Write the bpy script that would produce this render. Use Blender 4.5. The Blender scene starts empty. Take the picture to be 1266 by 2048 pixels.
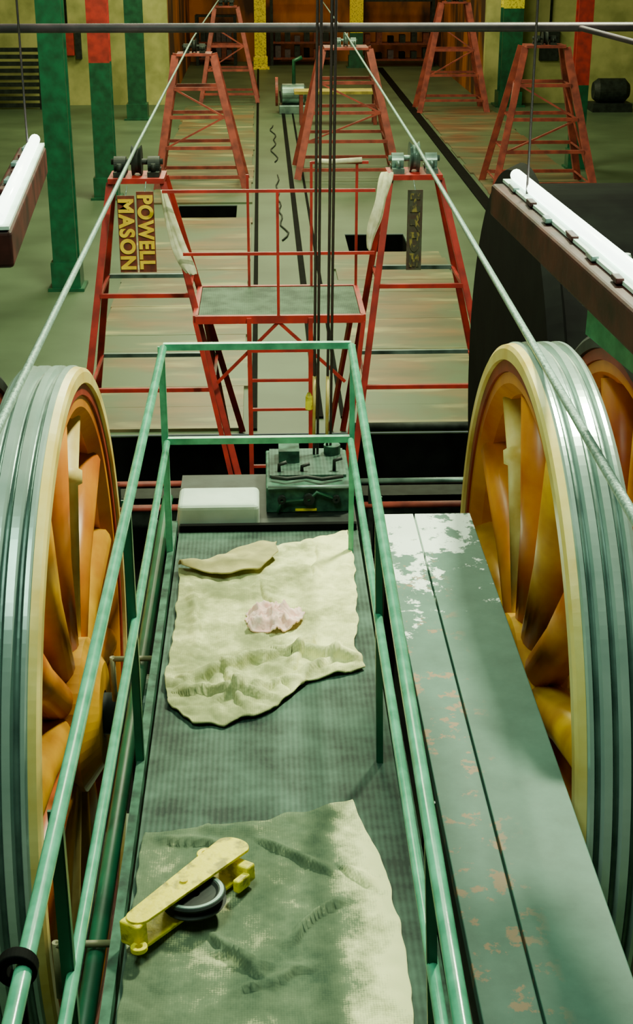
import bpy, math, random
from mathutils import Vector, Matrix, noise
random.seed(4)
COL = bpy.context.scene.collection

# ---------------------------------------------------------------- materials
def new_mat(name):
    m = bpy.data.materials.new(name); m.use_nodes = True
    nt = m.node_tree; b = nt.nodes['Principled BSDF']
    return m, nt, b
def rgb(c): return (c[0], c[1], c[2], 1)
def mat(name, c1, c2=None, scale=6, rough=.6, metal=0, bump=.15, lo=.35, hi=.65, stretch=(1,1,1), detail=6, emit=None, spec=None):
    m, nt, b = new_mat(name)
    c2 = c2 or tuple(x*.6 for x in c1)
    tc = nt.nodes.new('ShaderNodeTexCoord'); mp = nt.nodes.new('ShaderNodeMapping')
    mp.inputs['Scale'].default_value = stretch
    n = nt.nodes.new('ShaderNodeTexNoise'); n.inputs['Scale'].default_value = scale; n.inputs['Detail'].default_value = detail
    r = nt.nodes.new('ShaderNodeValToRGB')
    r.color_ramp.elements[0].position = lo; r.color_ramp.elements[0].color = rgb(c2)
    r.color_ramp.elements[1].position = hi; r.color_ramp.elements[1].color = rgb(c1)
    L = nt.links
    L.new(tc.outputs['Object'], mp.inputs['Vector']); L.new(mp.outputs['Vector'], n.inputs['Vector'])
    L.new(n.outputs['Fac'], r.inputs['Fac']); L.new(r.outputs['Color'], b.inputs['Base Color'])
    b.inputs['Roughness'].default_value = rough; b.inputs['Metallic'].default_value = metal
    if spec is not None: b.inputs['Specular IOR Level'].default_value = spec
    if bump:
        bp = nt.nodes.new('ShaderNodeBump'); bp.inputs['Strength'].default_value = bump; bp.inputs['Distance'].default_value = .02
        L.new(n.outputs['Fac'], bp.inputs['Height']); L.new(bp.outputs['Normal'], b.inputs['Normal'])
    if emit:
        b.inputs['Emission Color'].default_value = rgb(c1); b.inputs['Emission Strength'].default_value = emit
    return m

M = {}
M['green'] = mat('green_rail_paint', (.08,.40,.25), (.04,.25,.15), 14, .22, 0, .05)
M['dkgreen'] = mat('dark_green_paint', (.007,.11,.05), (.004,.055,.025), 5, .4)
M['greygreen'] = mat('grimy_grey_green', (.04,.13,.08), (.010,.032,.022), 14, .65, spec=.2)
M['red'] = mat('red_paint', (.46,.026,.018), (.24,.018,.014), 6, .45)
M['redold'] = mat('faded_red_paint', (.36,.060,.040), (.17,.028,.022), 5, .55)
M['yellow'] = mat('yellow_paint', (.78,.42,.008), (.40,.15,.005), 2.5, .35,0,.05)
M['pale'] = mat('pale_yellow_paint', (.72,.60,.22), (.54,.34,.05), 6, .5)
M['bracket'] = mat('dull_khaki_paint', (.22,.20,.09), (.10,.10,.05), 9, .6)
M['yelblock'] = mat('bright_yellow_paint', (.92,.76,.006), (.34,.28,.02), 20, .5, 0, .3, .36,.50)
M['orange'] = mat('ochre_paint', (.66,.24,.005), (.38,.07,.006), 2.5, .35,0,.05)
M['rimface'] = mat('cream_yellow_rim', (.84,.70,.24), (.66,.46,.08), 4, .3)
M['maroon'] = mat('maroon_ring', (.32,.035,.018), (.18,.018,.012), 5, .45)
M['lampbody'] = mat('dark_brown_housing', (.07,.016,.014), (.02,.008,.007), 8, .5, spec=.15)
M['steel'] = mat('worn_steel', (.22,.34,.30), (.07,.12,.11), 3, .35, .5, .04)
M['rim'] = mat('steel_green_rim', (.58,.76,.69), (.30,.46,.41), 2.0, .22, .45, .03)
M['groove'] = mat('dark_rope_groove', (.14,.23,.20), (.05,.09,.08), 5, .35, .5, .03)
M['cable'] = mat('wire_rope', (.34,.52,.46), (.14,.24,.21), 60, .4, .4, .3)
M['black'] = mat('black_grease', (.004,.005,.004), (.002,.002,.002), 4, .8, spec=.06)
M['dark'] = mat('dark_iron', (.018,.026,.022), (.006,.009,.007), 8, .6, spec=.3)
M['rod'] = mat('brown_rod', (.07,.040,.050), (.03,.02,.024), 10, .5)
M['concrete'] = mat('concrete_floor', (.10,.155,.085), (.052,.085,.045), .7, .5, 0, .1, .3, .7)
M['plaster'] = mat('cream_plaster', (.50,.48,.18), (.28,.29,.09), 1.6, .9, 0, .5)
M['ceil'] = mat('ceiling_paint', (.10,.12,.08), None, 1, .9)
M['orangewall'] = mat('orange_boards', (.50,.15,.008), (.05,.018,.006), .9, .7, 0, .1, .44,.64,(1,1,.35))
M['foam'] = mat('grey_white_plastic', (.60,.74,.65), (.46,.60,.50), 6, .5)
M['pink'] = mat('pink_rag', (1.0,.74,.66), (.90,.50,.44), 34, .9)
M['cream'] = mat('cream_rag', (.74,.72,.50), (.50,.48,.28), 12, .9)
M['wood'] = mat('bare_wood', (.52,.40,.07), (.26,.20,.035), 5, .7, 0,.1,.35,.65,(1,6,1))
M['brown'] = mat('brown_board', (.20,.035,.014), (.09,.018,.010), 14, .7)
M['grimy'] = mat('grimy_board', (.055,.06,.035), (.05,.022,.014), 9, .7)
M['lamp'] = mat('lamp_tube', (.85,1,.85), (.8,1,.85), 4, .2, 0, 0, emit=7.0)  # glow added for light reflected off the channel top
M['letter'] = mat('yellow_letter', (.92,.60,.01), (.7,.42,.01), 8, .6)
M['dull'] = mat('faded_letter', (.22,.17,.03), (.045,.04,.022), 26, .7, 0, .1, .5,.6)
M['flap'] = mat('sack_underside', (.50,.44,.18), (.28,.26,.11), 9, .95, 0, .4)

def planks_mat(name, c1, c2, c3, c4):
    m, nt, b = new_mat(name); L = nt.links
    tc = nt.nodes.new('ShaderNodeTexCoord')
    mp = nt.nodes.new('ShaderNodeMapping'); mp.inputs['Scale'].default_value=(.5,2.0,1); L.new(tc.outputs['Object'], mp.inputs['Vector'])
    n0 = nt.nodes.new('ShaderNodeTexNoise'); n0.inputs['Scale'].default_value=1.2; n0.inputs['Detail'].default_value=8; L.new(mp.outputs['Vector'], n0.inputs['Vector'])
    r0 = nt.nodes.new('ShaderNodeValToRGB'); r0.color_ramp.elements[0].position=.38; r0.color_ramp.elements[0].color=rgb(c2)
    r0.color_ramp.elements[1].position=.62; r0.color_ramp.elements[1].color=rgb(c1); L.new(n0.outputs['Fac'], r0.inputs['Fac'])
    n = nt.nodes.new('ShaderNodeTexNoise'); n.inputs['Scale'].default_value = .7; n.inputs['Detail'].default_value = 8
    r = nt.nodes.new('ShaderNodeValToRGB'); r.color_ramp.elements[0].position=.42; r.color_ramp.elements[1].position=.6
    L.new(tc.outputs['Object'], n.inputs['Vector']); L.new(n.outputs['Fac'], r.inputs['Fac'])
    mx = nt.nodes.new('ShaderNodeMix'); mx.data_type='RGBA'; L.new(r.outputs['Color'], mx.inputs['Factor'])
    L.new(r0.outputs['Color'], mx.inputs['A']); mx.inputs['B'].default_value = rgb(c3)
    n3 = nt.nodes.new('ShaderNodeTexNoise'); n3.inputs['Scale'].default_value = 1.1; n3.inputs['Detail'].default_value = 6
    L.new(mp.outputs['Vector'], n3.inputs['Vector'])
    r3 = nt.nodes.new('ShaderNodeValToRGB'); r3.color_ramp.elements[0].position=.54; r3.color_ramp.elements[1].position=.70
    L.new(n3.outputs['Fac'], r3.inputs['Fac'])
    m2 = nt.nodes.new('ShaderNodeMix'); m2.data_type='RGBA'; L.new(r3.outputs['Color'], m2.inputs['Factor'])
    L.new(mx.outputs['Result'], m2.inputs['A']); m2.inputs['B'].default_value=rgb(c4)
    L.new(m2.outputs['Result'], b.inputs['Base Color']); b.inputs['Roughness'].default_value=.45
    return m
M['planks'] = planks_mat('worn_planks', (.22,.125,.05), (.10,.085,.042), (.10,.14,.075), (.38,.34,.15))
M['planksred'] = planks_mat('reddish_planks', (.20,.09,.045), (.11,.06,.032), (.10,.12,.065), (.24,.17,.09))

def ribbed_mat(name,c1,c2,sc=16):
    m, nt, b = new_mat(name); L = nt.links
    tc = nt.nodes.new('ShaderNodeTexCoord')
    w = nt.nodes.new('ShaderNodeTexWave'); w.bands_direction='X'; w.inputs['Scale'].default_value=sc; w.inputs['Distortion'].default_value=.8
    w2 = nt.nodes.new('ShaderNodeTexWave'); w2.bands_direction='Y'; w2.inputs['Scale'].default_value=5; w2.inputs['Distortion'].default_value=2.5
    L.new(tc.outputs['Object'], w.inputs['Vector']); L.new(tc.outputs['Object'], w2.inputs['Vector'])
    mu = nt.nodes.new('ShaderNodeMath'); mu.operation='MULTIPLY_ADD'; L.new(w2.outputs['Fac'], mu.inputs[0]); mu.inputs[1].default_value=.4; L.new(w.outputs['Fac'], mu.inputs[2])
    n = nt.nodes.new('ShaderNodeTexNoise'); n.inputs['Scale'].default_value=3.4; n.inputs['Detail'].default_value=10; n.inputs['Roughness'].default_value=.65
    L.new(tc.outputs['Object'], n.inputs['Vector'])
    a = nt.nodes.new('ShaderNodeMath'); a.operation='MULTIPLY'; a.inputs[1].default_value=.08; L.new(mu.outputs[0], a.inputs[0])
    s = nt.nodes.new('ShaderNodeMath'); s.operation='ADD'; L.new(a.outputs[0], s.inputs[0]); L.new(n.outputs['Fac'], s.inputs[1])
    r = nt.nodes.new('ShaderNodeValToRGB')
    r.color_ramp.elements[0].position=.42; r.color_ramp.elements[0].color=rgb(c1)
    r.color_ramp.elements[1].position=.74; r.color_ramp.elements[1].color=rgb(c2)
    L.new(s.outputs[0], r.inputs['Fac']); L.new(r.outputs['Color'], b.inputs['Base Color'])
    bp = nt.nodes.new('ShaderNodeBump'); bp.inputs['Strength'].default_value=.12; bp.inputs['Distance'].default_value=.006
    L.new(mu.outputs[0], bp.inputs['Height']); L.new(bp.outputs['Normal'], b.inputs['Normal'])
    b.inputs['Roughness'].default_value=.65; b.inputs['Specular IOR Level'].default_value=.22
    return m
M['grating'] = ribbed_mat('ribbed_mat',(.008,.022,.016),(.060,.125,.090))
M['grating2'] = ribbed_mat('mesh_platform',(.025,.05,.035),(.11,.18,.12))

def worn_mat():
    m, nt, b = new_mat('worn_green_boards'); L = nt.links
    tc = nt.nodes.new('ShaderNodeTexCoord')
    def nz(sc, lo, hi, off):
        mp = nt.nodes.new('ShaderNodeMapping'); mp.inputs['Location'].default_value=(off,off,0)
        n = nt.nodes.new('ShaderNodeTexNoise'); n.inputs['Scale'].default_value=sc; n.inputs['Detail'].default_value=9; n.inputs['Roughness'].default_value=.65
        r = nt.nodes.new('ShaderNodeValToRGB'); r.color_ramp.elements[0].position=lo; r.color_ramp.elements[1].position=hi
        L.new(tc.outputs['Object'], mp.inputs['Vector']); L.new(mp.outputs['Vector'], n.inputs['Vector']); L.new(n.outputs['Fac'], r.inputs['Fac'])
        return r.outputs['Color'], n
    sep = nt.nodes.new('ShaderNodeSeparateXYZ'); L.new(tc.outputs['Object'], sep.inputs[0])
    base, n0 = nz(5,.3,.75,0)
    orange, n1 = nz(10,.565,.60,7)
    def rng(sock,a,b_,lo=0,hi=1):
        q = nt.nodes.new('ShaderNodeMapRange'); q.inputs['From Min'].default_value=a; q.inputs['From Max'].default_value=b_
        q.inputs['To Min'].default_value=lo; q.inputs['To Max'].default_value=hi; L.new(sock, q.inputs['Value']); return q.outputs[0]
    n2 = nt.nodes.new('ShaderNodeTexNoise'); n2.inputs['Scale'].default_value=8; n2.inputs['Detail'].default_value=10; n2.inputs['Roughness'].default_value=.7
    L.new(tc.outputs['Object'], n2.inputs['Vector'])
    yy = rng(sep.outputs['Y'],5.1,6.7,-.20,.14); xx = rng(sep.outputs['X'],.58,1.03,.05,-.04)
    s1 = nt.nodes.new('ShaderNodeMath'); L.new(n2.outputs['Fac'], s1.inputs[0]); L.new(yy, s1.inputs[1])
    s2 = nt.nodes.new('ShaderNodeMath'); L.new(s1.outputs[0], s2.inputs[0]); L.new(xx, s2.inputs[1])
    w = nt.nodes.new('ShaderNodeValToRGB'); w.color_ramp.elements[0].position=.54; w.color_ramp.elements[1].position=.575; L.new(s2.outputs[0], w.inputs['Fac'])
    mr2 = rng(sep.outputs['X'],.84,.74,0,.75)
    o = nt.nodes.new('ShaderNodeMath'); o.operation='MULTIPLY'; L.new(orange, o.inputs[0]); L.new(mr2, o.inputs[1])
    a = nt.nodes.new('ShaderNodeMix'); a.data_type='RGBA'; L.new(base, a.inputs['Factor']); a.inputs['A'].default_value=(.045,.115,.088,1); a.inputs['B'].default_value=(.085,.195,.15,1)
    c = nt.nodes.new('ShaderNodeMix'); c.data_type='RGBA'; L.new(o.outputs[0], c.inputs['Factor']); L.new(a.outputs['Result'], c.inputs['A']); c.inputs['B'].default_value=(.32,.17,.09,1)
    d = nt.nodes.new('ShaderNodeMix'); d.data_type='RGBA'; L.new(w.outputs['Color'], d.inputs['Factor']); L.new(c.outputs['Result'], d.inputs['A']); d.inputs['B'].default_value=(.80,.92,.86,1)
    L.new(d.outputs['Result'], b.inputs['Base Color']); b.inputs['Roughness'].default_value=.55; b.inputs['Specular IOR Level'].default_value=.3
    bp = nt.nodes.new('ShaderNodeBump'); bp.inputs['Strength'].default_value=.12; bp.inputs['Distance'].default_value=.01
    L.new(n1.outputs['Fac'], bp.inputs['Height']); L.new(bp.outputs['Normal'], b.inputs['Normal'])
    return m
M['worn'] = worn_mat()

def burlap_mat(name, bright, mid, shaded, x0, x1, t0, t1, nsc=5.0):
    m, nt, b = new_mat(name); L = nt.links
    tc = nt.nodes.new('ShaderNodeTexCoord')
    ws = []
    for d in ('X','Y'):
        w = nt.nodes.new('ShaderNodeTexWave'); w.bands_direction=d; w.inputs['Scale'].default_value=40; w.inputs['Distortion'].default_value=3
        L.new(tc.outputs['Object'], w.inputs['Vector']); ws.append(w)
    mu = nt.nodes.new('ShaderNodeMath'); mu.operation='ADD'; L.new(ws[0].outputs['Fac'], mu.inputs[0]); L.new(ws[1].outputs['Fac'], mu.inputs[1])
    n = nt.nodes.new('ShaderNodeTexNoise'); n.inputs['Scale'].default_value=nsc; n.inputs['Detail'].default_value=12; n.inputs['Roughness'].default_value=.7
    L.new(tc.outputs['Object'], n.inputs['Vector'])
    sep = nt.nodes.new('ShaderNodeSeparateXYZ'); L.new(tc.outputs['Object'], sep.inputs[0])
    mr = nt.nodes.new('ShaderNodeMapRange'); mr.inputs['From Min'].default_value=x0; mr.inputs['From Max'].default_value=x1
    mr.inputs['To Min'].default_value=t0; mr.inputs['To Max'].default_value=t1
    L.new(sep.outputs['X'], mr.inputs['Value'])  # noise mottles the burlap; the X ramp paints side light into its colour
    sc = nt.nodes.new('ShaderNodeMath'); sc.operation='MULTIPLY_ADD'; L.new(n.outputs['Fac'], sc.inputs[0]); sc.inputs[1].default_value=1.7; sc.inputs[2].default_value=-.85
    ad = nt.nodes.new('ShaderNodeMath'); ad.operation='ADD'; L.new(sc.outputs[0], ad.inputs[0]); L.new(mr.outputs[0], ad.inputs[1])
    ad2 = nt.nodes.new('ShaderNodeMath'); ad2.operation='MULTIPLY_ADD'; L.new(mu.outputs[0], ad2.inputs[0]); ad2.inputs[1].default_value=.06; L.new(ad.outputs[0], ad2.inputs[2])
    r = nt.nodes.new('ShaderNodeValToRGB'); r.color_ramp.elements[0].position=.1; r.color_ramp.elements[0].color=rgb(shaded)
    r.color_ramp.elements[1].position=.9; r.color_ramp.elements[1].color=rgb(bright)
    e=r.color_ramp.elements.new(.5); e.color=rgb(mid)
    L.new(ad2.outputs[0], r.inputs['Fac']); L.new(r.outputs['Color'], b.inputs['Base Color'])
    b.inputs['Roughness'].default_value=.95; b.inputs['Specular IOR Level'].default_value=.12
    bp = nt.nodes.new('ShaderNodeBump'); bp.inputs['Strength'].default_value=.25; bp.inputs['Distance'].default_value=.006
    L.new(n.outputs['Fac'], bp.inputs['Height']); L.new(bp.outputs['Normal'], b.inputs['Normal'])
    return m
M['sack1'] = burlap_mat('burlap', (.90,.88,.42), (.33,.35,.16), (.13,.16,.075), -.3, .42, .40, .80)
M['sack2'] = burlap_mat('stained_burlap', (.95,.93,.48), (.13,.175,.105), (.05,.085,.055), .15, .37, .30, 1.0)  # shade at left and light at right painted into the cloth

# ---------------------------------------------------------------- geometry accumulators
class G:
    def __init__(s): s.v=[]; s.f=[]; s.smooth=set()
    def add(s, vs, fs, smooth=False):
        o=len(s.v); s.v+= [tuple(v) for v in vs]
        for f in fs:
            if smooth: s.smooth.add(len(s.f))
            s.f.append(tuple(i+o for i in f))
        return s
    def box(s, a, b):
        x0,y0,z0=a; x1,y1,z1=b
        vs=[(x0,y0,z0),(x1,y0,z0),(x1,y1,z0),(x0,y1,z0),(x0,y0,z1),(x1,y0,z1),(x1,y1,z1),(x0,y1,z1)]
        return s.add(vs,[(0,3,2,1),(4,5,6,7),(0,1,5,4),(1,2,6,5),(2,3,7,6),(3,0,4,7)])
    def frame(s,p,q,up=(0,0,1)):
        d=(Vector(q)-Vector(p)).normalized(); u=Vector(up)
        if abs(d.dot(u))>.97: u=Vector((0,1,0))
        a=d.cross(u).normalized(); b=a.cross(d).normalized(); return a,b
    def beam(s,p,q,w,h,up=(0,0,1)):
        p=Vector(p);q=Vector(q);a,b=s.frame(p,q,up); vs=[]
        for c in (p,q):
            for i,j in ((-1,-1),(1,-1),(1,1),(-1,1)): vs.append(c+a*i*w/2+b*j*h/2)
        return s.add(vs,[(0,1,2,3),(7,6,5,4),(0,4,5,1),(1,5,6,2),(2,6,7,3),(3,7,4,0)])
    def angle(s,p,q,w,t=.015,flip=1):
        p=Vector(p);q=Vector(q);a,b=s.frame(p,q,(0,1,0)); a=a*flip
        s.beam(p+a*w/2,q+a*w/2,w,t,(0,1,0)); s.beam(p+b*w/2,q+b*w/2,t,w,(0,1,0)); return s
    def tube(s,pts,r,n=12,closed=False):
        pts=[Vector(p) for p in pts]; vs=[]; fs=[]
        m=len(pts); pa=None
        for k,p in enumerate(pts):
            if k==0: d=pts[1]-p
            elif k==m-1: d=p-pts[k-1]
            else: d=(pts[k+1]-p).normalized()+(p-pts[k-1]).normalized()
            d.normalize()
            if pa is None:
                u=Vector((0,0,1)) if abs(d.z)<.9 else Vector((0,1,0)); a=d.cross(u).normalized()
            else: a=(pa-d*pa.dot(d)).normalized()
            pa=a; b=a.cross(d)
            rr=r[k] if isinstance(r,(list,tuple)) else r
            for i in range(n):
                t=2*math.pi*i/n; vs.append(p+(a*math.cos(t)+b*math.sin(t))*rr)
        for k in range(m-1):
            for i in range(n):
                j=(i+1)%n; fs.append((k*n+i,k*n+j,(k+1)*n+j,(k+1)*n+i))
        s.add(vs,fs,True)
        o=len(s.v)-len(vs)
        s.f.append(tuple(o+i for i in range(n))[::-1]); s.f.append(tuple(o+(m-1)*n+i for i in range(n)))
        return s
    def lathe(s,prof,axis='X',c=(0,0,0),n=64,smooth=True,closed=True):
        vs=[];fs=[];m=len(prof)
        for i in range(n):
            t=2*math.pi*i/n; ct,st=math.cos(t),math.sin(t)
            for (x,r) in prof:
                if axis=='X': v=(x,r*ct,r*st)
                elif axis=='Y': v=(r*ct,x,r*st)
                else: v=(r*ct,r*st,x)
                vs.append((v[0]+c[0],v[1]+c[1],v[2]+c[2]))
        for i in range(n):
            j=(i+1)%n
            for k in range(m if closed else m-1):
                l=(k+1)%m; fs.append((i*m+k,i*m+l,j*m+l,j*m+k))
        return s.add(vs,fs,False)
    def obj(s,name,mt,parent=None,loc=(0,0,0),label=None,bevel=0,shade=False):
        me=bpy.data.meshes.new(name); me.from_pydata(s.v,[],s.f); me.update()
        for i in s.smooth: me.polygons[i].use_smooth=True
        if shade:
            for p in me.polygons: p.use_smooth=True
        o=bpy.data.objects.new(name,me); COL.objects.link(o); o.location=loc
        me.materials.append(mt)
        if parent: o.parent=parent
        if label: o['label']=label
        if bevel:
            b=o.modifiers.new('bevel','BEVEL'); b.width=bevel; b.segments=3; b.limit_method='ANGLE'
        import bmesh
        bm=bmesh.new(); bm.from_mesh(me); bmesh.ops.recalc_face_normals(bm,faces=bm.faces); bm.to_mesh(me); bm.free()
        return o
def root(name,loc,label,cat,group=None):
    e=bpy.data.objects.new(name,None); e.empty_display_size=.1; e.location=loc; COL.objects.link(e)
    e['label']=label; e['category']=cat
    if group: e['group']=group
    return e
def top(o,label,cat,group=None):
    o['label']=label; o['category']=cat
    if group: o['group']=group
    return o
def struct(o): o['kind']='structure'; return o

# ---------------------------------------------------------------- setting
def slab_with_holes(x0,x1,y0,y1,holes,zt,zb):
    xs=sorted({x0,x1}|{h[0] for h in holes}|{h[1] for h in holes}); ys=sorted({y0,y1}|{h[2] for h in holes}|{h[3] for h in holes})
    g=G()
    for i in range(len(xs)-1):
        for j in range(len(ys)-1):
            cx=(xs[i]+xs[i+1])/2; cy=(ys[j]+ys[j+1])/2
            if any(h[0]<cx<h[1] and h[2]<cy<h[3] for h in holes): continue
            a,b,c,d=xs[i],xs[i+1],ys[j],ys[j+1]
            g.add([(a,c,zt),(b,c,zt),(b,d,zt),(a,d,zt)],[(0,1,2,3)])
    for h in holes:
        a,b,c,d=h
        g.add([(a,c,zt-.01),(b,c,zt-.01),(b,d,zt-.01),(a,d,zt-.01),(a,c,zb),(b,c,zb),(b,d,zb),(a,d,zb)],
              [(0,4,5,1),(1,5,6,2),(2,6,7,3),(3,7,4,0),(4,7,6,5)])
    return g
PIT=(-2.7,3.6,8.0,15.5)
HO1=(-1.75,-.55,28.2,29.6); HO2=(1.5,2.6,25.0,26.6)
fl=slab_with_holes(-12,16,-4,62,[PIT,HO1,HO2],0,-1.6).obj('floor',M['concrete']); struct(fl)
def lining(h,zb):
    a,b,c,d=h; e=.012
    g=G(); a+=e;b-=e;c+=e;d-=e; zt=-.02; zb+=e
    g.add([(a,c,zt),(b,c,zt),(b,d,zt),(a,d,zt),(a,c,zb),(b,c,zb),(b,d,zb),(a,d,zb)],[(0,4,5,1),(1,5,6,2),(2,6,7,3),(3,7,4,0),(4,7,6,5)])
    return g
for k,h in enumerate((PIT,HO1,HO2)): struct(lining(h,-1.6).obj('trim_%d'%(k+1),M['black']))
struct(G().box((-12,46.6,0),(-2.9,46.9,9)).obj('wall_back_left',M['plaster']))
struct(G().box((7.0,46.6,0),(16,46.9,9)).obj('wall_back_right',M['plaster']))
struct(G().box((-2.9,61,0),(7.0,61.3,9)).obj('wall_back_middle',M['orangewall']))
struct(G().box((-3.2,46.9,0),(-2.9,61,9)).obj('wall_recess_left',M['orangewall']))
struct(G().box((7.0,46.9,0),(7.3,61,9)).obj('wall_recess_right',M['orangewall']))
struct(G().box((-12.3,-4,0),(-12,47,9)).obj('wall_left',M['plaster']))
struct(G().box((16,-4,0),(16.3,47,9)).obj('wall_right',M['plaster']))
struct(G().box((-12,-4.3,0),(16,-4,9)).obj('wall_front',M['ceil']))
struct(G().box((-12.3,-4.3,9),(16.3,61.3,9.2)).obj('ceiling',M['ceil']))

def strip(x0,x1,y0,y1,lab,mt='planks',step=.8):
    g=G(); y=y0
    while y<y1-.01:
        e=min(y+step,y1); g.box((x0+random.uniform(-.04,.04),y+.003,0.0),(x1+random.uniform(-.04,.04),e-.003,.035+random.uniform(0,.005))); y=e
    o=g.obj('plank_walkway',M[mt]); top(o,lab,'wooden walkway'); return o
strip(-2.35,-.25,15.6,28.1,'worn brown floor planks laid under the red towers')
strip(-2.35,-.25,29.7,46,'dull brown floor planks running past a dark floor opening')
strip(1.15,3.1,15.6,24.9,'brown and green worn floor planks beside a black pit')
strip(4.8,7.0,26,45.5,'reddish brown planks laid on the concrete floor','planksred',1.2)
for (x,w,y0,y1) in ((-.15,.07,15.6,58),(.62,.10,16,50),(.90,.05,16,50),(4.6,.24,20,58)):
    top(G().box((x-w/2,y0,0),(x+w/2,y1,.03)).obj('floor_rail',M['black']),'long black steel rail set in the concrete floor','rail','steel rails in the floor')

top(G().box((-2.7,13.5,-.3),(3.6,13.56,0)).box((-2.7,13.84,-.3),(3.6,13.9,0)).box((-2.7,13.5,-.04),(3.6,13.9,0)).obj('pit_beam',M['dark']),'dark greasy steel channel beam spanning the pit','steel beam')
for (xa,xb) in ((-2.7,-.3),(.9,3.6)):
    r=root('pit_guard_rail',(xa,13.3,0),'red pipe guard rail along the edge of the pit','guard rail','red pipe rails at the pit')
    G().tube([(0,0,.0),(xb-xa,0,.0)],.035).obj('lower_pipe',M['redold'],r)
    G().tube([(0,0,.26),(xb-xa,0,.26)],.03).obj('upper_pipe',M['redold'] if xa<0 else M['steel'],r)
    for k in (0.05,.5,.95):
        G().beam((k*(xb-xa),0,-1.58),(k*(xb-xa),0,.28),.05,.05).obj('post',M['dark'],r)

# ---------------------------------------------------------------- sheave wheels
def wheel(x,y,z,side,R=1.63,w=.24,group='large yellow sheave wheels',label='',rimm='rim',rot=0.0,spokes=14,face='rimface'):
    e=root('sheave_wheel',(x,y,z),label,'wheel',group)
    S=side
    prof=[(0.0,R-.02),(.02,R)]
    ng=3; seg=(w-.04)/ng; gro=[]
    for k in range(ng):
        x0=.02+k*seg
        prof+=[(x0+seg*.22,R),(x0+seg*.36,R-.030),(x0+seg*.64,R-.030),(x0+seg*.78,R)]
        gro.append([(x0+seg*.36,R-.031),(x0+seg*.36,R-.025),(x0+seg*.44,R-.028),(x0+seg*.56,R-.028),(x0+seg*.64,R-.025),(x0+seg*.64,R-.031)])
    prof+=[(w-.02,R),(w,R-.02),(w,R-.15),(0.02,R-.15)]
    G().lathe([(S*a,b) for a,b in prof],n=200).obj('grooved_rim',M[rimm],e,label='silvery green grooved steel rim' if rimm=='rim' else 'dark grey teal grooved rim')
    for gp in gro: G().lathe([(S*a,b) for a,b in gp],n=160).obj('rope_groove',M['groove'] if rimm=='rim' else M['dark'],e)
    G().lathe([(S*a,b) for a,b in [(.01,R-.006),(-.02,R-.012),(-.03,R-.03),(-.03,R-.080),(.019,R-.080)]],n=200).obj('rim_face',M[face],e,label='cream yellow painted rim face' if face=='rimface' else 'dark grey rim face')
    G().lathe([(S*a,b) for a,b in [(-.012,R-.082),(-.012,R-.135),(.018,R-.135),(.018,R-.082)]],n=128).obj('rim_ring',M['maroon'],e,label='maroon inner ring')
    G().lathe([(S*a,b) for a,b in [(.0,R-.137),(.0,R-.19),(.06,R-.24),(w-.06,R-.24),(w-.01,R-.21),(w-.01,R-.151),(.03,R-.151)]],n=128).obj('inner_flange',M['orange'],e,label='ochre inner flange')
    xm=S*w*.5
    G().lathe([(S*-.08,.11),(S*-.08,.24),(S*.0,.36),(S*w,.36),(S*(w+.08),.24),(S*(w+.08),.11)],n=48).obj('hub',M['yellow'],e)
    for k in range(spokes):
        t=rot+2*math.pi*k/spokes; c,s_=math.cos(t),math.sin(t)
        if k%7==0: rad=[(.30,.09),(1.08,.078),(1.09,.098),(1.15,.098),(1.16,.08),(R-.22,.09)]
        else: rad=[(.30,.10),(.8,.092),(R-.22,.112)]
        mm='pale' if k%7==0 else ('orange' if k%2==1 else 'yellow')
        G().tube([(xm,c*a,s_*a) for a,_ in rad],[b for _,b in rad],18).obj('spoke',M[mm],e)
    return e
wheel(1.12,5.85,2.13,1,label='yellow spoked sheave wheel with cream rim beside green boards',rot=1.02)
wheel(1.55,5.85,2.15,1,R=1.66,label='yellow spoked sheave wheel with dark rim on the same shaft',rimm='groove',rot=.80,face='dark')
wheel(-.86,5.85,2.04,-1,label='yellow spoked sheave wheel with pale grooved rim beside green railing',rot=1.1)
wheel(-1.30,5.85,2.04,-1,label='yellow spoked sheave wheel behind the pale grooved wheel',rot=.9,rimm='groove',face='dark')
for (xa,xb,z) in ((.70,2.3,2.14),(-2.0,-.5,2.04)):
    e=root('drive_shaft',((xa+xb)/2,5.85,z),'greasy steel shaft carrying a pair of wheels','shaft','wheel shafts')
    G().tube([(xa-(xa+xb)/2,0,0),(xb-(xa+xb)/2,0,0)],.098,24).obj('shaft',M['dark'],e)
for (x,z) in ((.78,2.14),(2.2,2.14),(-.58,2.04),(-1.92,2.04)):
    e=root('bearing_pedestal',(x,5.85,0),'dark iron pedestal bearing holding the wheel shaft','bearing','pedestal bearings')
    G().box((-.09,-.35,0),(.09,.35,.1)).add([(-.07,-.3,.1),(.07,-.3,.1),(.07,.3,.1),(-.07,.3,.1),(-.07,-.15,z-.1),(.07,-.15,z-.1),(.07,.15,z-.1),(-.07,.15,z-.1)],[(0,1,5,4),(1,2,6,5),(2,3,7,6),(3,0,4,7),(4,5,6,7)]).obj('pedestal',M['dark'],e)
    G().lathe([(-.08,.1),(-.08,.18),(.08,.18),(.08,.1)],c=(0,0,z),n=32).obj('bearing_housing',M['dkgreen'],e)

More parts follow.
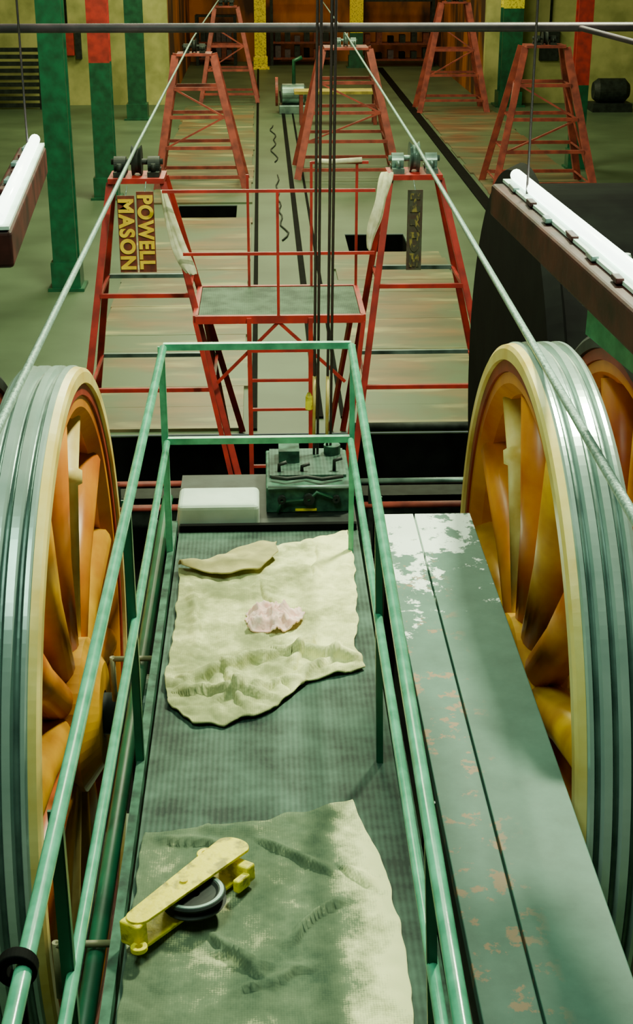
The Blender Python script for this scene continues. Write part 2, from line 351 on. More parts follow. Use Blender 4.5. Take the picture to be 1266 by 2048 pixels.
# ---------------------------------------------------------------- raised walkway
ZP=2.67
wk=root('raised_walkway',(0,4,0),'raised walkway with dark ribbed mat deck and steel edges','walkway')
G().box((-.445,-4.0,ZP-.03),(.445,2.52,ZP)).obj('mesh_deck',M['grating'],wk)
for x in (-.47,.47):
    G().box((x-.015,-4.0,ZP-.16),(x+.015,2.6,ZP+.03)).obj('edge_beam',M['greygreen'],wk)
    for y in (-2.5,0.2,2.4):
        G().beam((x,y,0),(x,y,ZP-.16),.08,.08).obj('support_leg',M['dark'],wk)
G().box((-.47,2.52,ZP-.16),(.45,3.36,ZP-.02)).obj('end_ledge',M['dark'],wk)
G().beam((-.44,2.535,ZP+.01),(.44,2.535,ZP+.01),.03,.05).obj('end_strip',M['black'],wk)

ZT=5.5-1.79; ZM=5.5-2.24; XL,XR=-.462,.385
rl=root('guard_railing',(0,4,ZP),'green painted pipe guard railing around the walkway','railing')
def L3(x,y,z): return (x,y-4,z-ZP)
for X in (XL,XR):
    xn=X if X<0 else .325
    G().tube([L3(xn,.2,ZT),L3(xn,1.8,ZT),L3(X,6.2,ZT)],.0175,16).obj('top_rail',M['green'],rl)
    xm_=X if X<0 else .36
    G().tube([L3(xm_,.2,ZM),L3(xm_,1.8,ZM),L3(X,6.2,ZM)],.0155,16).obj('middle_rail',M['green'],rl)
    for y in (6.23,4.4,2.62,.8):
        xt=X if X<0 else X+(xn-X)*min(1,(6.2-y)/4.4)
        G().angle(L3(X,y,ZP-.10),L3(xt,y,ZT),.026 if X<0 else .020,.008,1 if X<0 else -1).obj('railing_post',M['dkgreen'] if y<5 else M['green'],rl)
for z in (ZT,ZM):
    G().beam(L3(XL,6.23,z),L3(XR,6.23,z),.03,.03).obj('end_crossbar',M['green'],rl)
e=root('rail_clamp',(XL-.012,2.12,ZT),'black round clamp fitted around the green railing','clamp')
G().lathe([(-.015,.0185),(-.015,.038),(.015,.038),(.015,.0185)],axis='Y',n=32).obj('clamp_ring',M['black'],e,bevel=.004)
G().tube([(0,0,-.035),(.0,0,-.20)],.012).tube([(0,0,-.20),(.03,0,-.26)],.018).obj('clamp_handle',M['black'],e)

top(G().tube([(-.56,1,2.5),(-.56,7.4,2.5)],.03).obj('conduit_pipe',M['dkgreen']),'dark green conduit pipe running beside the walkway','pipe')
top(G().tube([(-.64,1,2.36),(-.64,7.4,2.36)],.02).obj('conduit_pipe',M['steel']),'thin grey conduit pipe running beside the walkway','pipe')
for y in (5.45,3.6): top(G().tube([(-.68,y,2.545),(-.486,y,2.545)],.012).tube([(-.68,y,2.34),(-.68,y,2.555)],.012).obj('pipe_bracket',M['bracket']),'small khaki steel bracket holding pipes','bracket','pipe brackets')

g=G().box((.575,.8,ZP-.05),(.742,6.72,ZP))
top(g.obj('cover_board',M['worn'],bevel=.004),'narrow green painted board with chipped white patches','board','green cover boards')
g=G().box((.75,.8,ZP-.05),(1.035,6.72,ZP))
top(g.obj('cover_board',M['worn'],bevel=.004),'wide worn green painted cover board beside the wheel','board','green cover boards')
e=root('board_trestle',(.8,4,0),'dark steel trestle carrying the green cover boards','trestle')
G().box((-.22,-3.2,ZP-.17),(-.16,2.7,ZP-.05)).obj('bearer',M['dark'],e)
G().box((.16,-3.2,ZP-.17),(.22,2.7,ZP-.05)).obj('bearer',M['dark'],e)
for y in (-2.8,0,2.5):
    for x in (-.19,.19): G().beam((x,y,0),(x,y,ZP-.17),.06,.06).obj('leg',M['dark'],e)

o=G().box((-.455,6.6,ZP-.019),(-.045,6.86,ZP+.11)).obj('plastic_tub',M['foam'],bevel=.025); top(o,'pale grey upturned plastic tub with rounded corners','tub')
e=root('equipment_box',(.2,7.1,ZP-.019),'grimy grey green equipment box with pipe fittings at the walkway end','equipment box')
G().box((-.21,-.3,0),(.23,.26,.14)).obj('box_body',M['greygreen'],e,bevel=.008)
G().box((-.19,-.16,.14),(.21,.24,.155)).obj('top_grate',M['grating'],e)
for x,r_ in ((-.13,.022),(.01,.03),(.15,.02)):
    G().lathe([(-.33,.008),(-.33,r_),(-.3,r_),(-.3,.008)],axis='Y',c=(x,0,.08),n=8).obj('pipe_fitting',M['dark'],e)
G().tube([(-.20,-.31,.145),(.22,-.31,.145)],.010).obj('front_pipe',M['steel'],e)
G().tube([(-.15,-.32,.01),(-.13,-.32,.07),(.01,-.32,.08),(.05,-.32,.12),(.15,-.32,.08)],.009).obj('hose',M['dkgreen'],e)
G().box((-.06,-.306,.012),(.05,-.3,.024)).obj('yellow_mark',M['yelblock'],e)
for x,h_ in ((-.14,.04),(.15,.06),(-.02,.03)): G().tube([(x,-.1,.15),(x,-.1,.15+h_),(x+.04,-.1,.165+h_)],.010).obj('pipe_stub',M['dark'],e)
G().box((-.14,.02,.155),(-.03,.16,.22)).obj('valve_block',M['greygreen'],e)
G().lathe([(0,.0001),(0,.045),(.05,.045),(.05,.0001)],axis='Z',c=(.15,.16,.155),n=16).obj('round_cap',M['greygreen'],e)
G().tube([(-.18,-.2,.16),(-.10,-.24,.165),(0,-.2,.16),(.08,-.25,.165),(.19,-.2,.16)],.010).obj('hose',M['dark'],e)

for (x,dx) in ((.252,.05),(.271,.05),(.322,.05),(.341,.05)):
    e=root('hanging_rod',(x,7.25,ZP+.137),'thin dark rod hanging from the ceiling to the green box','rod','dark vertical rods')
    G().tube([(0,0,0),(dx,0,9-ZP-.137)],.0074,8).obj('rod',M['rod'],e)
    if x in (.252,.322): G().tube([(0,0,.10),(.003,0,.44)],.0090,8).obj('sleeve',M['pale'],e,label='pale yellow sleeve')
top(G().lathe([(0,.006),(.01,.020),(.08,.018),(.10,.008)],axis='Z',c=(.225,7.235,3.06),n=16).obj('marker_tag',M['yelblock']),'small yellow tag on the dark rods','tag')
top(G().tube([(-12,7.35,4.995),(16,7.35,4.995)],.022,12).obj('overhead_pipe',M['rod']),'long dark brown overhead pipe spanning the hall','pipe')
top(G().tube([(1.55,7.35,4.995),(2.6,6.6,4.75)],.014,12).obj('overhead_pipe',M['rod']),'thin dark brown branch pipe sloping from the overhead pipe','pipe')

# ---------------------------------------------------------------- cloths
def resample(poly,n):
    P=[Vector(p) for p in poly]; d=[0]
    for i in range(1,len(P)): d.append(d[-1]+(P[i]-P[i-1]).length)
    out=[]
    for k in range(n+1):
        t=d[-1]*k/n; i=1
        while i<len(P)-1 and d[i]<t: i+=1
        u=(t-d[i-1])/(d[i]-d[i-1]); out.append(P[i-1].lerp(P[i],u))
    return out
def cloth(name,mt,far,near,left,right,zf,N=140,parent=None,solid=.007,wob=.012):
    F,Nn,Lf,R=(resample(p,N) for p in (far,near,left,right))
    g=G(); vs=[]
    for j in range(N+1):
        v=j/N
        for i in range(N+1):
            u=i/N
            p=(1-v)*F[i]+v*Nn[i]+(1-u)*Lf[j]+u*R[j]-((1-u)*(1-v)*F[0]+u*(1-v)*F[N]+(1-u)*v*Nn[0]+u*v*Nn[N])
            p=Vector((p.x+wob*noise.noise((p.x*11,p.y*11,1)),p.y+wob*1.6*noise.noise((p.x*13,p.y*13,5)),0)); vs.append((p.x,p.y,zf(p.x,p.y,u,v)))
    fs=[(j*(N+1)+i,j*(N+1)+i+1,(j+1)*(N+1)+i+1,(j+1)*(N+1)+i) for j in range(N) for i in range(N)]
    g.add(vs,fs,True); o=g.obj(name,mt,parent)
    m=o.modifiers.new('s','SOLIDIFY'); m.thickness=solid; m.offset=1
    return o
def ridge(x,y,a,b,w,h):
    ax,ay=a;bx,by=b; dx,dy=bx-ax,by-ay; L_=math.hypot(dx,dy)
    wob=.025*noise.noise((x*10,y*10,4)); x+=wob; y-=wob
    t=max(0,min(1,((x-ax)*dx+(y-ay)*dy)/(L_*L_)))
    px=x-ax-t*dx; py=y-ay-t*dy; d=math.hypot(px,py)
    side=1 if (dx*(y-ay)-dy*(x-ax))>0 else -1
    ww=w if side>0 else w*.2
    return h*math.exp(-(d/ww)**2)*min(1,4*t*(1-t)+.3)
def z1(x,y,u,v):
    z=ZP+.006+.016*abs(noise.noise((x*4,y*3,0)))+.014*abs(noise.noise((x*13,y*11,3)))
    near=max(0,1-abs(y-4.95)/.35); z+=near*.030*abs(noise.noise((x*16,y*15,6)))
    for a,b,w,h in (((-.32,4.98),(.04,5.20),.05,.05),((.04,5.20),(.37,5.14),.05,.055),((.08,5.05),(.2,5.35),.03,.03),((-.36,4.90),(0,4.84),.04,.04),
                    ((-.2,5.1),(-.1,4.75),.03,.03),((-.04,5.9),(.05,5.5),.03,.022),((.25,6.3),(.2,5.9),.03,.018),((-.3,5.3),(-.33,5.8),.03,.018),((.12,4.98),(.3,5.2),.03,.03),((-.25,4.8),(.1,4.98),.03,.03)):
        z+=ridge(x,y,a,b,w,h)
    return z
o=cloth('burlap_sack',M['sack1'],[(-.42,6.06,0),(-.2,6.08,0),(0.0,6.20,0),(.02,6.30,0),(.396,6.47,0)],[(-.40,4.82,0),(-.30,4.68,0),(-.18,4.66,0),(0,4.76,0),(.15,4.98,0),(.385,5.09,0)],
  [(-.42,6.06,0),(-.405,5.5,0),(-.42,5.0,0),(-.40,4.82,0)],[(.396,6.47,0),(.40,6.0,0),(.38,5.5,0),(.35,5.28,0),(.385,5.09,0)],z1)
top(o,'flattened yellow green burlap sack lying on the mesh walkway','sack','burlap sacks on the walkway')
def zfl(x,y,u,v): return ZP+.028+.030*math.sin(v*math.pi*.75)+.016*noise.noise((x*12,y*10,2))
fo=cloth('folded_corner',M['flap'],[(-.42,6.07,0),(-.25,6.15,0),(-.08,6.30,0),(.04,6.33,0)],[(-.40,6.02,0),(-.22,5.92,0),(-.05,5.97,0),(.04,6.15,0)],
  [(-.42,6.07,0),(-.40,6.02,0)],[(.04,6.33,0),(.04,6.15,0)],zfl,N=40)
fo.parent=o
fo['label']='brownish folded over corner'
def z2(x,y,u,v):
    z=ZP+.006+.016*abs(noise.noise((x*3,y*3,7)))+.010*abs(noise.noise((x*12,y*10,3)))
    for a,b,w,h in (((-.06,3.93),(.20,3.72),.022,.028),((.04,3.42),(.22,3.60),.024,.030),((-.38,3.93),(-.15,3.88),.03,.022),((-.12,3.2),(.12,3.30),.025,.022),
                    ((-.2,3.45),(-.05,3.27),.025,.03),((-.18,3.36),(.0,3.3),.02,.022),((.22,3.76),(.31,3.66),.025,.025),((-.3,3.0),(.1,2.95),.03,.018),((-.02,4.0),(-.25,3.98),.03,.02)):
        z+=ridge(x,y,a,b,w,h)
    return z
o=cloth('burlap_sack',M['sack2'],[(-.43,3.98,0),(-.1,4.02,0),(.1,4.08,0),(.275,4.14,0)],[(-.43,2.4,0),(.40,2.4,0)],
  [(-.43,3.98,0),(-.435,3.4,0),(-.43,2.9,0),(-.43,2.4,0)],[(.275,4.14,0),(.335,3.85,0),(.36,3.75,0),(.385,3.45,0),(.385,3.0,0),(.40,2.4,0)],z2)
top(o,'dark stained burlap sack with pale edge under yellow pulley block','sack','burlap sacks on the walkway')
# crumpled rag
g=G(); vs=[];fs=[];NR,NA=20,80
for i in range(NR+1):
    r_=i/NR
    for k in range(NA):
        a=2*math.pi*k/NA
        lob=1+.30*noise.noise((math.cos(a)*2.1,math.sin(a)*2.1,5.3))+.10*noise.noise((math.cos(a)*6,math.sin(a)*6,2))
        x=.125*lob*r_*math.cos(a); y=.125*lob*r_*math.sin(a)
        z=.050*(1-r_**2.2)+.035*noise.noise((x*26,y*22,1.7))+.024*abs(noise.noise((x*60,y*50,8)))
        vs.append((.02+x,5.50+y,ZP+.030+max(z,0)))
for i in range(NR):
    for k in range(NA):
        l=(k+1)%NA; fs.append((i*NA+k,i*NA+l,(i+1)*NA+l,(i+1)*NA+k))
o=g.add(vs,fs,True).obj('crumpled_rag',M['pink']); mo=o.modifiers.new('s','SOLIDIFY'); mo.thickness=.006
top(o,'crumpled pale pink rag resting on the burlap sack','rag')

# pulley block
e=root('pulley_block',(-.258,3.58,ZP+.035),'yellow painted steel pulley block lying on the stained sack','pulley block')
e.rotation_euler=(math.radians(-4),math.radians(2),math.radians(53)); e.scale=(.90,.88,.74)
def plate(z,t,l=.29,w=.046):
    pts=[]
    for k in range(64):
        a=2*math.pi*k/64; c,s_=math.cos(a),math.sin(a)
        x=(l-w)*(1 if c>0 else -1)+w*c; y=w*s_*(1.45 if c>0 else .95)
        pts.append((x,y))
    vs=[(x,y,z) for x,y in pts]+[(x,y,z+t) for x,y in pts]; n=64
    return G().add(vs,[tuple(range(n))[::-1],tuple(range(n,2*n))]+[(i,(i+1)%n,n+(i+1)%n,n+i) for i in range(n)])
plate(.108,.014).obj('side_plate',M['yelblock'],e,bevel=.003)
plate(0,.014).obj('side_plate',M['yelblock'],e,bevel=.003)
G().lathe([(.035,.02),(.035,.105),(.045,.110),(.058,.090),(.07,.090),(.083,.110),(.091,.105),(.091,.085),(.080,.075),(.080,.02)],axis='Z',c=(-.02,-.042,0),n=48).obj('sheave',M['dark'],e,label='dark greasy sheave wheel')
G().lathe([(.0915,.088),(.0915,.104),(.0945,.102),(.0945,.090)],axis='Z',c=(-.02,-.042,0),n=48).obj('sheave_edge',M['steel'],e,label='worn grey sheave edge')
G().lathe([(-.005,.001),(-.005,.014),(.13,.014),(.13,.001)],axis='Z',c=(-.02,-.0,0),n=24).obj('axle_pin',M['yelblock'],e)
G().box((-.30,-.04,.01),(-.25,.045,.115)).obj('end_bracket',M['yelblock'],e,bevel=.01)
G().box((.19,-.11,.005),(.235,.03,.085)).obj('end_bracket',M['yelblock'],e,bevel=.01)
G().box((.13,-.115,.0),(.20,-.085,.06)).obj('hook_lug',M['yelblock'],e,bevel=.01)
G().lathe([(.0,.016),(.0,.034),(.022,.034),(.022,.016)],axis='Z',c=(.17,.060,.088),n=24).obj('eye_ring',M['yelblock'],e,bevel=.004)
G().lathe([(.0,.012),(.0,.028),(.022,.028),(.022,.012)],axis='Z',c=(-.305,-.045,.02),n=24).obj('eye_ring',M['yelblock'],e,bevel=.004)

# ---------------------------------------------------------------- A-frame towers
def tower(X,y,H,tw,xl,xr,td=.3,bd=.9,red='red',rungs=(.22,.42,.62,.80),lab='',thick=.075,sheave='dark',brace=True):
    e=root('cable_tower',(X,y,0),lab,'tower','red trestle towers')
    m=M[red]; T={};B={}
    for i in (-1,1):
        for j in (-1,1):
            T[i,j]=Vector((i*tw/2,j*td/2,H)); B[i,j]=Vector((xl if i<0 else xr,j*bd,0))
            G().angle(B[i,j],T[i,j],thick,.016,-i).obj('leg',m,e)
    P=lambda i,j,t:B[i,j].lerp(T[i,j],t)
    for k,t in enumerate(rungs):
        for j in (-1,1):
            G().beam(P(-1,j,t),P(1,j,t),.042 if not brace else .06,.042 if not brace else .07).obj('crossbar',M['steel'] if (j>0 and not brace) else m,e)
        for i in (-1,1):
            G().beam(P(i,-1,t),P(i,1,t),.03,.03).obj('side_bar',m,e)
    if brace:
        for a,b_ in ((rungs[-2],rungs[-1]),(rungs[1],rungs[2])):
            q=1 if a==rungs[1] else -1
            G().beam(P(-q,-1,a),P(q,-1,b_),.05,.035).obj('diagonal_brace',m,e)
        for i in (-1,1): G().beam(P(i,-1,rungs[0]),P(i,1,rungs[-1]),.03,.035).obj('diagonal_brace',m,e)
    G().box((-tw/2-.04,-td/2-.05,H),(tw/2+.04,td/2+.05,H+.05)).obj('top_plate',m,e)
    for x in (-.17,.17):
        G().box((x-.06,-.18,H+.05),(x+.06,.18,H+.10)).lathe([(-.06,.0001),(-.06,.085),(.06,.085),(.06,.0001)],c=(x,0,H+.15),n=24).obj('bearing',M[sheave],e)
        for yy in (-.14,.14): G().tube([(x,yy,H+.10),(x,yy,H+.18)],.025,6).obj('bolt',M[sheave],e)
    G().lathe([(-.05,.03),(-.05,.155),(-.015,.12),(.015,.12),(.05,.155),(.05,.03)],c=(0,0,H+.19),n=40).obj('carrier_sheave',M[sheave],e)
    G().tube([(-.26,0,H+.18),(.26,0,H+.18)],.03).obj('axle',M[sheave],e)
    return e
tower(-1.275,14.7,3.03,.48,-.68,.97,td=.4,bd=.85,rungs=(.33,.64),lab='red steel A-frame tower with hanging yellow lettered boards',thick=.06,brace=False)
tower(1.53,14.7,3.05,.46,-.63,.99,td=.4,bd=.85,rungs=(.33,.66),lab='red steel A-frame tower with grey bearing and cream rag',sheave='steel',thick=.06,brace=False)
tower(-1.44,32.0,2.75,.66,-.80,.98,bd=.7,td=.5,red='redold',rungs=(.10,.32,.55,.76),lab='faded red trestle tower standing on brown planks',thick=.15)
tower(-1.1,47.5,2.85,.6,-.8,.9,bd=.7,red='redold',rungs=(.1,.35,.6,.8),lab='distant faded red trestle tower near the orange wall',thick=.12)
tower(1.88,33.5,2.75,.9,-1.05,1.1,bd=1.0,td=.7,red='redold',rungs=(.08,.3,.52,.75),lab='broad red trestle tower with wooden board beside it',thick=.15,sheave='steel')
tower(5.75,44.8,3.1,.62,-.95,.95,bd=.7,red='redold',rungs=(.12,.35,.58,.8),lab='bright red trestle tower standing on reddish planks',thick=.16)
tower(5.95,31.3,2.95,.75,-1.0,1.05,bd=.9,td=.5,red='redold',rungs=(.08,.3,.52,.75),lab='faded red trestle tower with dark bearing on top',thick=.14)

# signs
def sign(x,z0,z1,w,y,text,lab,mt='brown',tm='letter',size=.20):
    e=root('sign_board',(x,y,z1),lab,'sign','boards hanging on the towers')
    G().box((-w/2,0,z0-z1),(w/2,.02,0)).obj('board',M[mt],e)
    G().tube([(0,.01,-.005),(0,.2,.06)],.006,6).obj('hook_wire',M['steel'],e)
    cu=bpy.data.curves.new('lettering','FONT'); cu.body=text; cu.size=size; cu.align_x='CENTER'; cu.align_y='CENTER'; cu.extrude=.003; cu.offset=.008; cu.space_character=1.15
    t=bpy.data.objects.new('tmp',cu); COL.objects.link(t); bpy.context.view_layer.update()
    me=bpy.data.meshes.new_from_object(t.evaluated_get(bpy.context.evaluated_depsgraph_get())); bpy.data.objects.remove(t)
    o=bpy.data.objects.new('lettering',me); COL.objects.link(o); me.materials.clear(); me.materials.append(M[tm]); o.parent=e
    xs=[v.co.x for v in me.vertices]; ys=[v.co.y for v in me.vertices]
    ln=max(xs)-min(xs); k=(z1-z0)*.92/ln; cx=(max(xs)+min(xs))/2; cy=(max(ys)+min(ys))/2
    for v in me.vertices: v.co.x-=cx; v.co.y-=cy
    o.matrix_local=Matrix(((0,1,0,0),(0,0,-1,-.006),(-1,0,0,(z0-z1)/2),(0,0,0,1)))@Matrix.Diagonal((k,1.0,1,1))
    return e
sign(-1.36,2.20,2.96,.17,14.18,'MASON','red brown hanging board with yellow letters reading MASON')
sign(-1.17,2.20,3.00,.17,14.18,'POWELL','red brown hanging board with yellow letters reading POWELL')
sign(1.50,2.20,3.00,.15,14.18,'HYDE','grimy brown hanging board with faded yellow letters',mt='grimy',tm='dull',size=.12)

def hang(name,pts,w,lab):
    g=G(); n=len(pts); vs=[];K=12
    for k,(x,y,z,s_) in enumerate(pts):
        for i in range(K+1):
            u=i/K-.5; vs.append((x+u*w*s_+.012*noise.noise((k*.9,i*.5,1)),y+.045*noise.noise((u*3.1,k*.6,2))-.02*(1-4*u*u),z+.03*noise.noise((u*4,k,7))))
    fs=[(k*(K+1)+i,k*(K+1)+i+1,(k+1)*(K+1)+i+1,(k+1)*(K+1)+i) for k in range(n-1) for i in range(K)]
    o=g.add(vs,fs,True).obj(name,M['cream']); m=o.modifiers.new('s','SOLIDIFY'); m.thickness=.01
    s2=o.modifiers.new('u','SUBSURF'); s2.levels=2; s2.render_levels=2
    top(o,lab,'rag','rags hanging on towers')
hang('hanging_rag',[(-.99,14.2,3.02,.3),(-.96,14.15,2.88,.5),(-.90,14.1,2.65,.8),(-.84,14.05,2.45,1),(-.77,14.0,2.32,1.1),(-.72,13.98,2.22,.7)],.15,'long cream rag draped down the red tower leg')
hang('hanging_rag',[(1.23,14.3,3.16,.8),(1.20,14.2,3.08,1),(1.15,14.12,2.92,.5),(1.11,14.1,2.74,.9),(1.06,14.1,2.6,.65),(1.04,14.1,2.42,.2)],.15,'cream rag knotted around the red tower leg')

# work platform
e=root('work_platform',(.14,14.5,0),'red steel work platform with green mesh deck between the towers','work platform')
def W(x,y,z): return (x-.14,y-14.5,z)
XA,XB,YF,YB,ZD=-.70,.98,13.9,15.15,1.8
G().box(W(XA+.03,YF+.03,ZD-.02),W(XB-.03,YB-.03,ZD+.01)).obj('mesh_deck',M['grating2'],e)
for a,b in (((XA,YF),(XB,YF)),((XA,YB),(XB,YB)),((XA,YF),(XA,YB)),((XB,YF),(XB,YB))):
    G().beam(W(a[0],a[1],ZD-.02),W(b[0],b[1],ZD-.02),.05,.08).obj('deck_frame',M['red'],e)
for z in (3.05,2.44):
    G().beam(W(XA-.28 if z>3 else XA-.1,YF,z),W(XB+.1,YF,z),.025,.03).obj('guard_bar',M['red'],e)
G().beam(W(.50,YB,3.12),W(XB+.12,YB,3.12),.025,.03).obj('guard_bar',M['red'],e)
for x,y,zt in ((.13,YF,3.05),(-.17,YB,3.0),(.50,YB,3.13),(XB,YB,3.13)):
    G().beam(W(x,y,ZD),W(x,y,zt),.028,.028).obj('guard_post',M['red'],e)
for x in (XA,XB):
    G().beam(W(x,YF,ZD-.05),W(x+(.36 if x<0 else -.2),13.7,0),.045,.045).obj('leg',M['red'],e)
    G().beam(W(x,YB,ZD-.05),W(x+(.25 if x<0 else -.25),15.58,0),.045,.045).obj('leg',M['red'],e)
for x in (-.165,.45): G().beam(W(x,YF-.03,0),W(x,YF-.03,ZD),.045,.04).obj('ladder_rail',M['red'],e)
for k in range(5): G().beam(W(-.165,YF-.03,.22+k*.31),W(.45,YF-.03,.22+k*.31),.028,.028).obj('ladder_rung',M['red'],e)
G().beam(W(.13,YF,ZD-.05),W(-.50,YF,1.12),.03,.03).obj('brace',M['red'],e)
G().beam(W(.13,YF,ZD-.05),W(.80,YF,1.12),.03,.03).obj('brace',M['red'],e)
G().tube([W(.55,YB-.03,3.14),W(.7,YB-.03,3.13),W(XB+.05,YB-.03,3.15)],.028).obj('tape_wrap',M['cream'],e,label='cream tape wrapped on the bar')

# ---------------------------------------------------------------- haulage cables
def cab(pts,r,lab):
    top(G().tube(pts,r,10).obj('haulage_cable',M['cable']),lab,'cable','steel haulage cables')
cab([(-.83,.8,4.02),(-.951,4.8,3.83),(-1.275,14.7,3.36),(-1.47,32,3.09),(-1.25,47.5,3.18),(-1.1,60,3.1)],.017,'taut grey green steel cable running over wheel and red towers')
cab([(.908,.3,4.06),(1.064,3.8,3.885),(1.55,14.7,3.36),(1.886,33.5,3.06),(1.95,60,3.0)],.017,'taut grey green steel cable above the yellow wheel')

# ---------------------------------------------------------------- columns
def column(X,y,w,lo,hi,zs,lab):
    e=root('steel_column',(X,y,0),lab,'column','painted steel columns')
    def H(z0,z1,mt,nm):
        G().box((-w/2,-w/2,z0),(w/2,-w/2+.05,z1)).box((-w/2,w/2-.05,z0),(w/2,w/2,z1)).box((-w/2+.06,-w/2+.05,z0),(-w/2+.12,w/2-.05,z1)).box((w/2-.12,-w/2+.05,z0),(w/2-.06,w/2-.05,z1)).obj(nm,M[mt],e)
    H(0,zs,lo,'lower_section'); H(zs,9,hi,'upper_section')
    G().box((-w*.75,-w*.75,0),(w*.75,w*.75,.05)).box((-w*.6,-w*.6,.05),(w*.6,w*.6,.45)).obj('base',M[lo],e)
column(-3.15,22.6,.38,'dkgreen','dkgreen',5,'dark green riveted steel column beside the planks')
column(-3.3,30.5,.42,'dkgreen','red',2.75,'steel column painted green below and red above')
column(-3.65,43.2,.5,'dkgreen','dkgreen',4,'distant dark green steel column near the cream wall')
column(-.05,58,.45,'yelblock','yelblock',3,'bright yellow steel column against the orange wall')
column(3.7,58.5,.5,'dkgreen','yelblock',1.3,'yellow and green steel column against the orange wall')
column(7.7,46,.62,'dkgreen','yelblock',2.9,'green steel column with a yellow top')
column(7.35,34,.34,'dkgreen','red',1.9,'green steel column with a red upper part')

# ---------------------------------------------------------------- hanging channels with added glow on top
def glow_strip(a,b,lab,hw,arm=False):
    a=Vector(a);b=Vector(b)
    e=root('strip_lamp',tuple(a),lab,'lamp','hanging strip lamps'); d=b-a; n=d.normalized(); s_=Vector((n.y,-n.x,0))
    G().beam((0,0,-.06),d+Vector((0,0,-.06)),hw,.13).obj('lamp_housing',M['lampbody'],e,bevel=.015)
    o_=s_*(hw*.14)
    G().beam(o_+Vector((0,0,.015)),o_+d+Vector((0,0,.015)),hw*.62,.012).obj('reflector',M['foam'],e)
    G().tube([o_+n*.03+Vector((0,0,.042)),o_+d-n*.03+Vector((0,0,.042))],.024).obj('lamp_tube',M['lamp'],e)
    for k in range(9):
        q=d*(.05+k*.11)-s_*(hw*.18+.01*math.sin(k*2.3))
        G().box(*[tuple(q+Vector(w_)) for w_ in ((-.010,-.05,.01),(.016,.02+.02*(k%3),.028))]).obj('bracket',M['lampbody'] if k%2 else M['steel'],e,bevel=.003)
    for t in (.15,.88): G().tube([d*t,Vector((d.x*t,d.y*t,9-a.z))],.005,6).obj('hanger_wire',M['rod'],e)
    if arm:
        G().beam((.03,1.55,-.25),(.20,.6,-.30),.15,.10).obj('support_arm',M['green'],e,label='green steel arm')
        G().box((.02,1.15,-.22),(.08,1.3,-.1)).obj('arm_hanger',M['dark'],e)
        G().lathe([(-.10,.0001),(-.10,.022),(-.05,.03),(.0,.026),(.03,.014),(.03,.0001)],axis='Z',c=(-.01,1.2,.03),n=16).obj('end_clamp',M['foam'],e,label='pale end clamp')
    return e
glow_strip((1.17,3.3,4.44),(1.0,5.85,4.49),'dark brown strip lamp housing with bright white tube over the wheel',.15,True)
glow_strip((-.93,4.9,4.5),(-1.08,6.85,4.5),'dark brown strip lamp housing with bright tube over the pale wheel',.13)

# black drum
e=root('cable_drum',(2.9,10.3,0),'large black greasy cable drum behind the yellow wheels','drum')
G().lathe([(-1.1,.0001),(-1.1,1.85),(-1.0,1.9),(-.95,1.75),(.9,1.75),(.95,1.9),(1.05,1.85),(1.05,.0001)],c=(0,0,1.95),n=96).obj('drum',M['black'],e)
G().lathe([(-1.13,.0001),(-1.13,.3),(-1.1,.35),(-1.1,.0001)],c=(0,0,1.95),n=40).obj('drum_hub',M['dark'],e)
for x in (-.5,.5): G().box((x-.15,-.6,-1.58),(x+.15,.6,.3)).obj('foot',M['dark'],e)

# ---------------------------------------------------------------- background objects
e=root('motor_unit',(.85,44.5,0),'green grey electric motor unit with red guard on floor','motor')
G().box((-.35,-.4,0),(.45,.4,.25)).obj('base_frame',M['steel'],e,bevel=.02)
G().lathe([(-.3,.0001),(-.35,.2),(-.3,.3),(.35,.3),(.42,.2),(.42,.0001)],c=(.05,0,.55),n=32).obj('motor_body',M['steel'],e)
G().lathe([(-.04,.05),(-.04,.42),(.04,.42),(.04,.05)],c=(-.42,0,.62),n=32).obj('belt_guard',M['redold'],e)
G().tube([(.1,0,.8),(.1,0,1.5),(.35,0,1.6)],.06).obj('exhaust_pipe',M['dkgreen'],e)
e=root('motor_unit',(10.6,44.6,0),'dark grey electric motor on a base by the cream wall','motor')
G().box((-.6,-.4,0),(.6,.4,.25)).obj('base_frame',M['dark'],e)
G().lathe([(-.5,.0001),(-.55,.25),(-.4,.36),(.4,.36),(.55,.2),(.55,.0001)],c=(0,0,.6),n=32).obj('motor_body',M['dark'],e)
e=root('workbench',(2.1,42,0),'yellow wooden plank workbench behind the red tower','workbench')
G().box((-1.2,-.4,.85),(1.3,.4,.93)).obj('bench_top',M['wood'],e)
for x in (-1.0,1.1):
    for y in (-.3,.3): G().beam((x,y,0),(x,y,.85),.1,.1).obj('leg',M['redold'],e)
for (x,y,w,h) in ((1.6,59.5,2.4,2.6),(5.3,58.8,2.8,2.5),(-1.8,59.6,1.5,1.9)):
    e=root('storage_rack',(x,y,0),'dark brown storage rack with cluttered shelves against the wall','rack','storage racks')
    for sx in (-w/2,w/2):
        for sy in (-.3,.3): G().beam((sx,sy,0),(sx,sy,h),.12,.12).obj('upright',M['dark'],e)
    for z in (.3,.9,1.5,h): G().box((-w/2,-.33,z-.07),(w/2,.33,z)).obj('shelf',M['brown'] if z<1 else M['dark'],e)
    for k in range(6):
        xx=-w/2+.25+k*(w-.5)/5
        for zz in (.3,.9): G().box((xx-.11,-.25,zz),(xx+.11,.25,zz+random.uniform(.2,.5))).obj('stored_part',M[random.choice(['dark','black','dark','brown','rod'])],e)
e=root('leaning_grille',(-7.5,45.6,0),'dark slatted wooden grille leaning on the cream wall','grille')
for k in range(9): G().beam((-1.1,.05*k,.12+.2*k),(.7,.05*k,.12+.2*k),.08,.12).obj('slat',M['dark'],e)
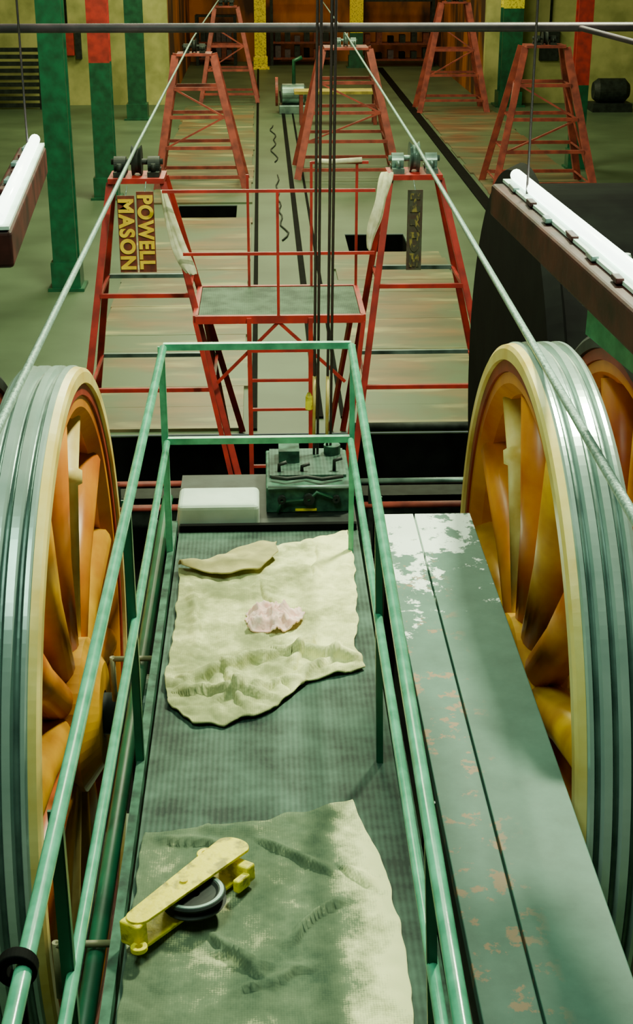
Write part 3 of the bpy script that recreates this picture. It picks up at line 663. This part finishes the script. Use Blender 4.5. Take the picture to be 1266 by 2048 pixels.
for x in (-1.1,.7): G().beam((x,0,0),(x,.48,1.9),.1,.08).obj('stile',M['dark'],e)
e=root('wall_switch_box',(-6.0,46.6,1.5),'red electrical switch box mounted on the cream wall','switch box')
G().box((-.2,-.18,0),(.2,0,.85)).obj('box_body',M['red'],e,bevel=.02)
G().box((.24,-.14,-.1),(.42,0,.75)).obj('side_box',M['dark'],e)
G().tube([(0,-.08,.85),(0,-.08,5)],.04).obj('conduit',M['dark'],e)
e=root('wall_switch_box',(9.0,46.6,1.3),'dark electrical switch box mounted on the cream wall','switch box')
G().box((-.3,-.18,0),(.3,0,.9)).obj('box_body',M['dark'],e,bevel=.02)
G().tube([(0,-.08,.9),(0,-.08,5)],.04).obj('conduit',M['dark'],e)
for (x,y0,n_) in ((.33,26,22),(.28,35,20)):
    pts=[(x+.22*noise.noise((k*.27,y0,0)),y0+k*.34,.02) for k in range(n_)]
    top(G().tube(pts,.016,8).obj('floor_hose',M['dark']),'loose black cable lying along the concrete floor','cable','loose cables on the floor')

top(G().tube([(.95,15.55,.05),(3.5,15.55,.05)],.05).obj('floor_pipe',M['dark']),'dark pipe lying along the pit edge','pipe')
e=root('pit_machine',(.2,12.2,-1.58),'grimy green gearbox machine standing in the pit','machine')
G().box((-.55,-.6,0),(.6,.6,1.4)).obj('machine_body',M['greygreen'],e,bevel=.03)
G().lathe([(-.7,.0001),(-.7,.3),(.75,.3),(.75,.0001)],c=(0,0,1.45),n=32).obj('machine_drum',M['dark'],e)

# ---------------------------------------------------------------- lights
def area(loc,size,power,col,rot=(0,0,0),sy=None):
    l=bpy.data.lights.new('ceiling_light','AREA'); l.energy=power; l.size=size; l.color=col
    if sy: l.shape='RECTANGLE'; l.size_y=sy
    o=bpy.data.objects.new('ceiling_light',l); COL.objects.link(o); o.location=loc; o.rotation_euler=rot; return o
area((2.4,8.4,8.6),.7,1250,(.92,1,.66),rot=(math.radians(-22),math.radians(22),0),sy=.7)
area((-1.2,3.0,8.8),1.5,330,(.70,1,.74),sy=3)  # fill light added to lift the near end; no real fixture
area((0,11,8.8),3,380,(.80,1,.66),sy=3)
area((-.5,17.5,8.8),2.4,1050,(.90,1,.58),sy=2.4)
area((0,28,8.8),4,1350,(.92,1,.58),sy=4)
area((0,41,8.8),8,1450,(.96,1,.55),sy=5)
area((2,55,8.5),4,300,(1,.72,.30),sy=4)
w=bpy.data.worlds.new('w'); bpy.context.scene.world=w; w.use_nodes=True
w.node_tree.nodes['Background'].inputs[0].default_value=(.6,.75,.6,1); w.node_tree.nodes['Background'].inputs[1].default_value=.3

# ---------------------------------------------------------------- camera
cd=bpy.data.cameras.new('camera'); cd.sensor_fit='VERTICAL'; cd.sensor_height=36; cd.lens=50.1; cd.clip_end=200
c=bpy.data.objects.new('camera',cd); COL.objects.link(c); c.location=(0,0,5.5)
c.rotation_euler=(math.radians(90-22.7),0,math.radians(-2.1))
bpy.context.scene.camera=c
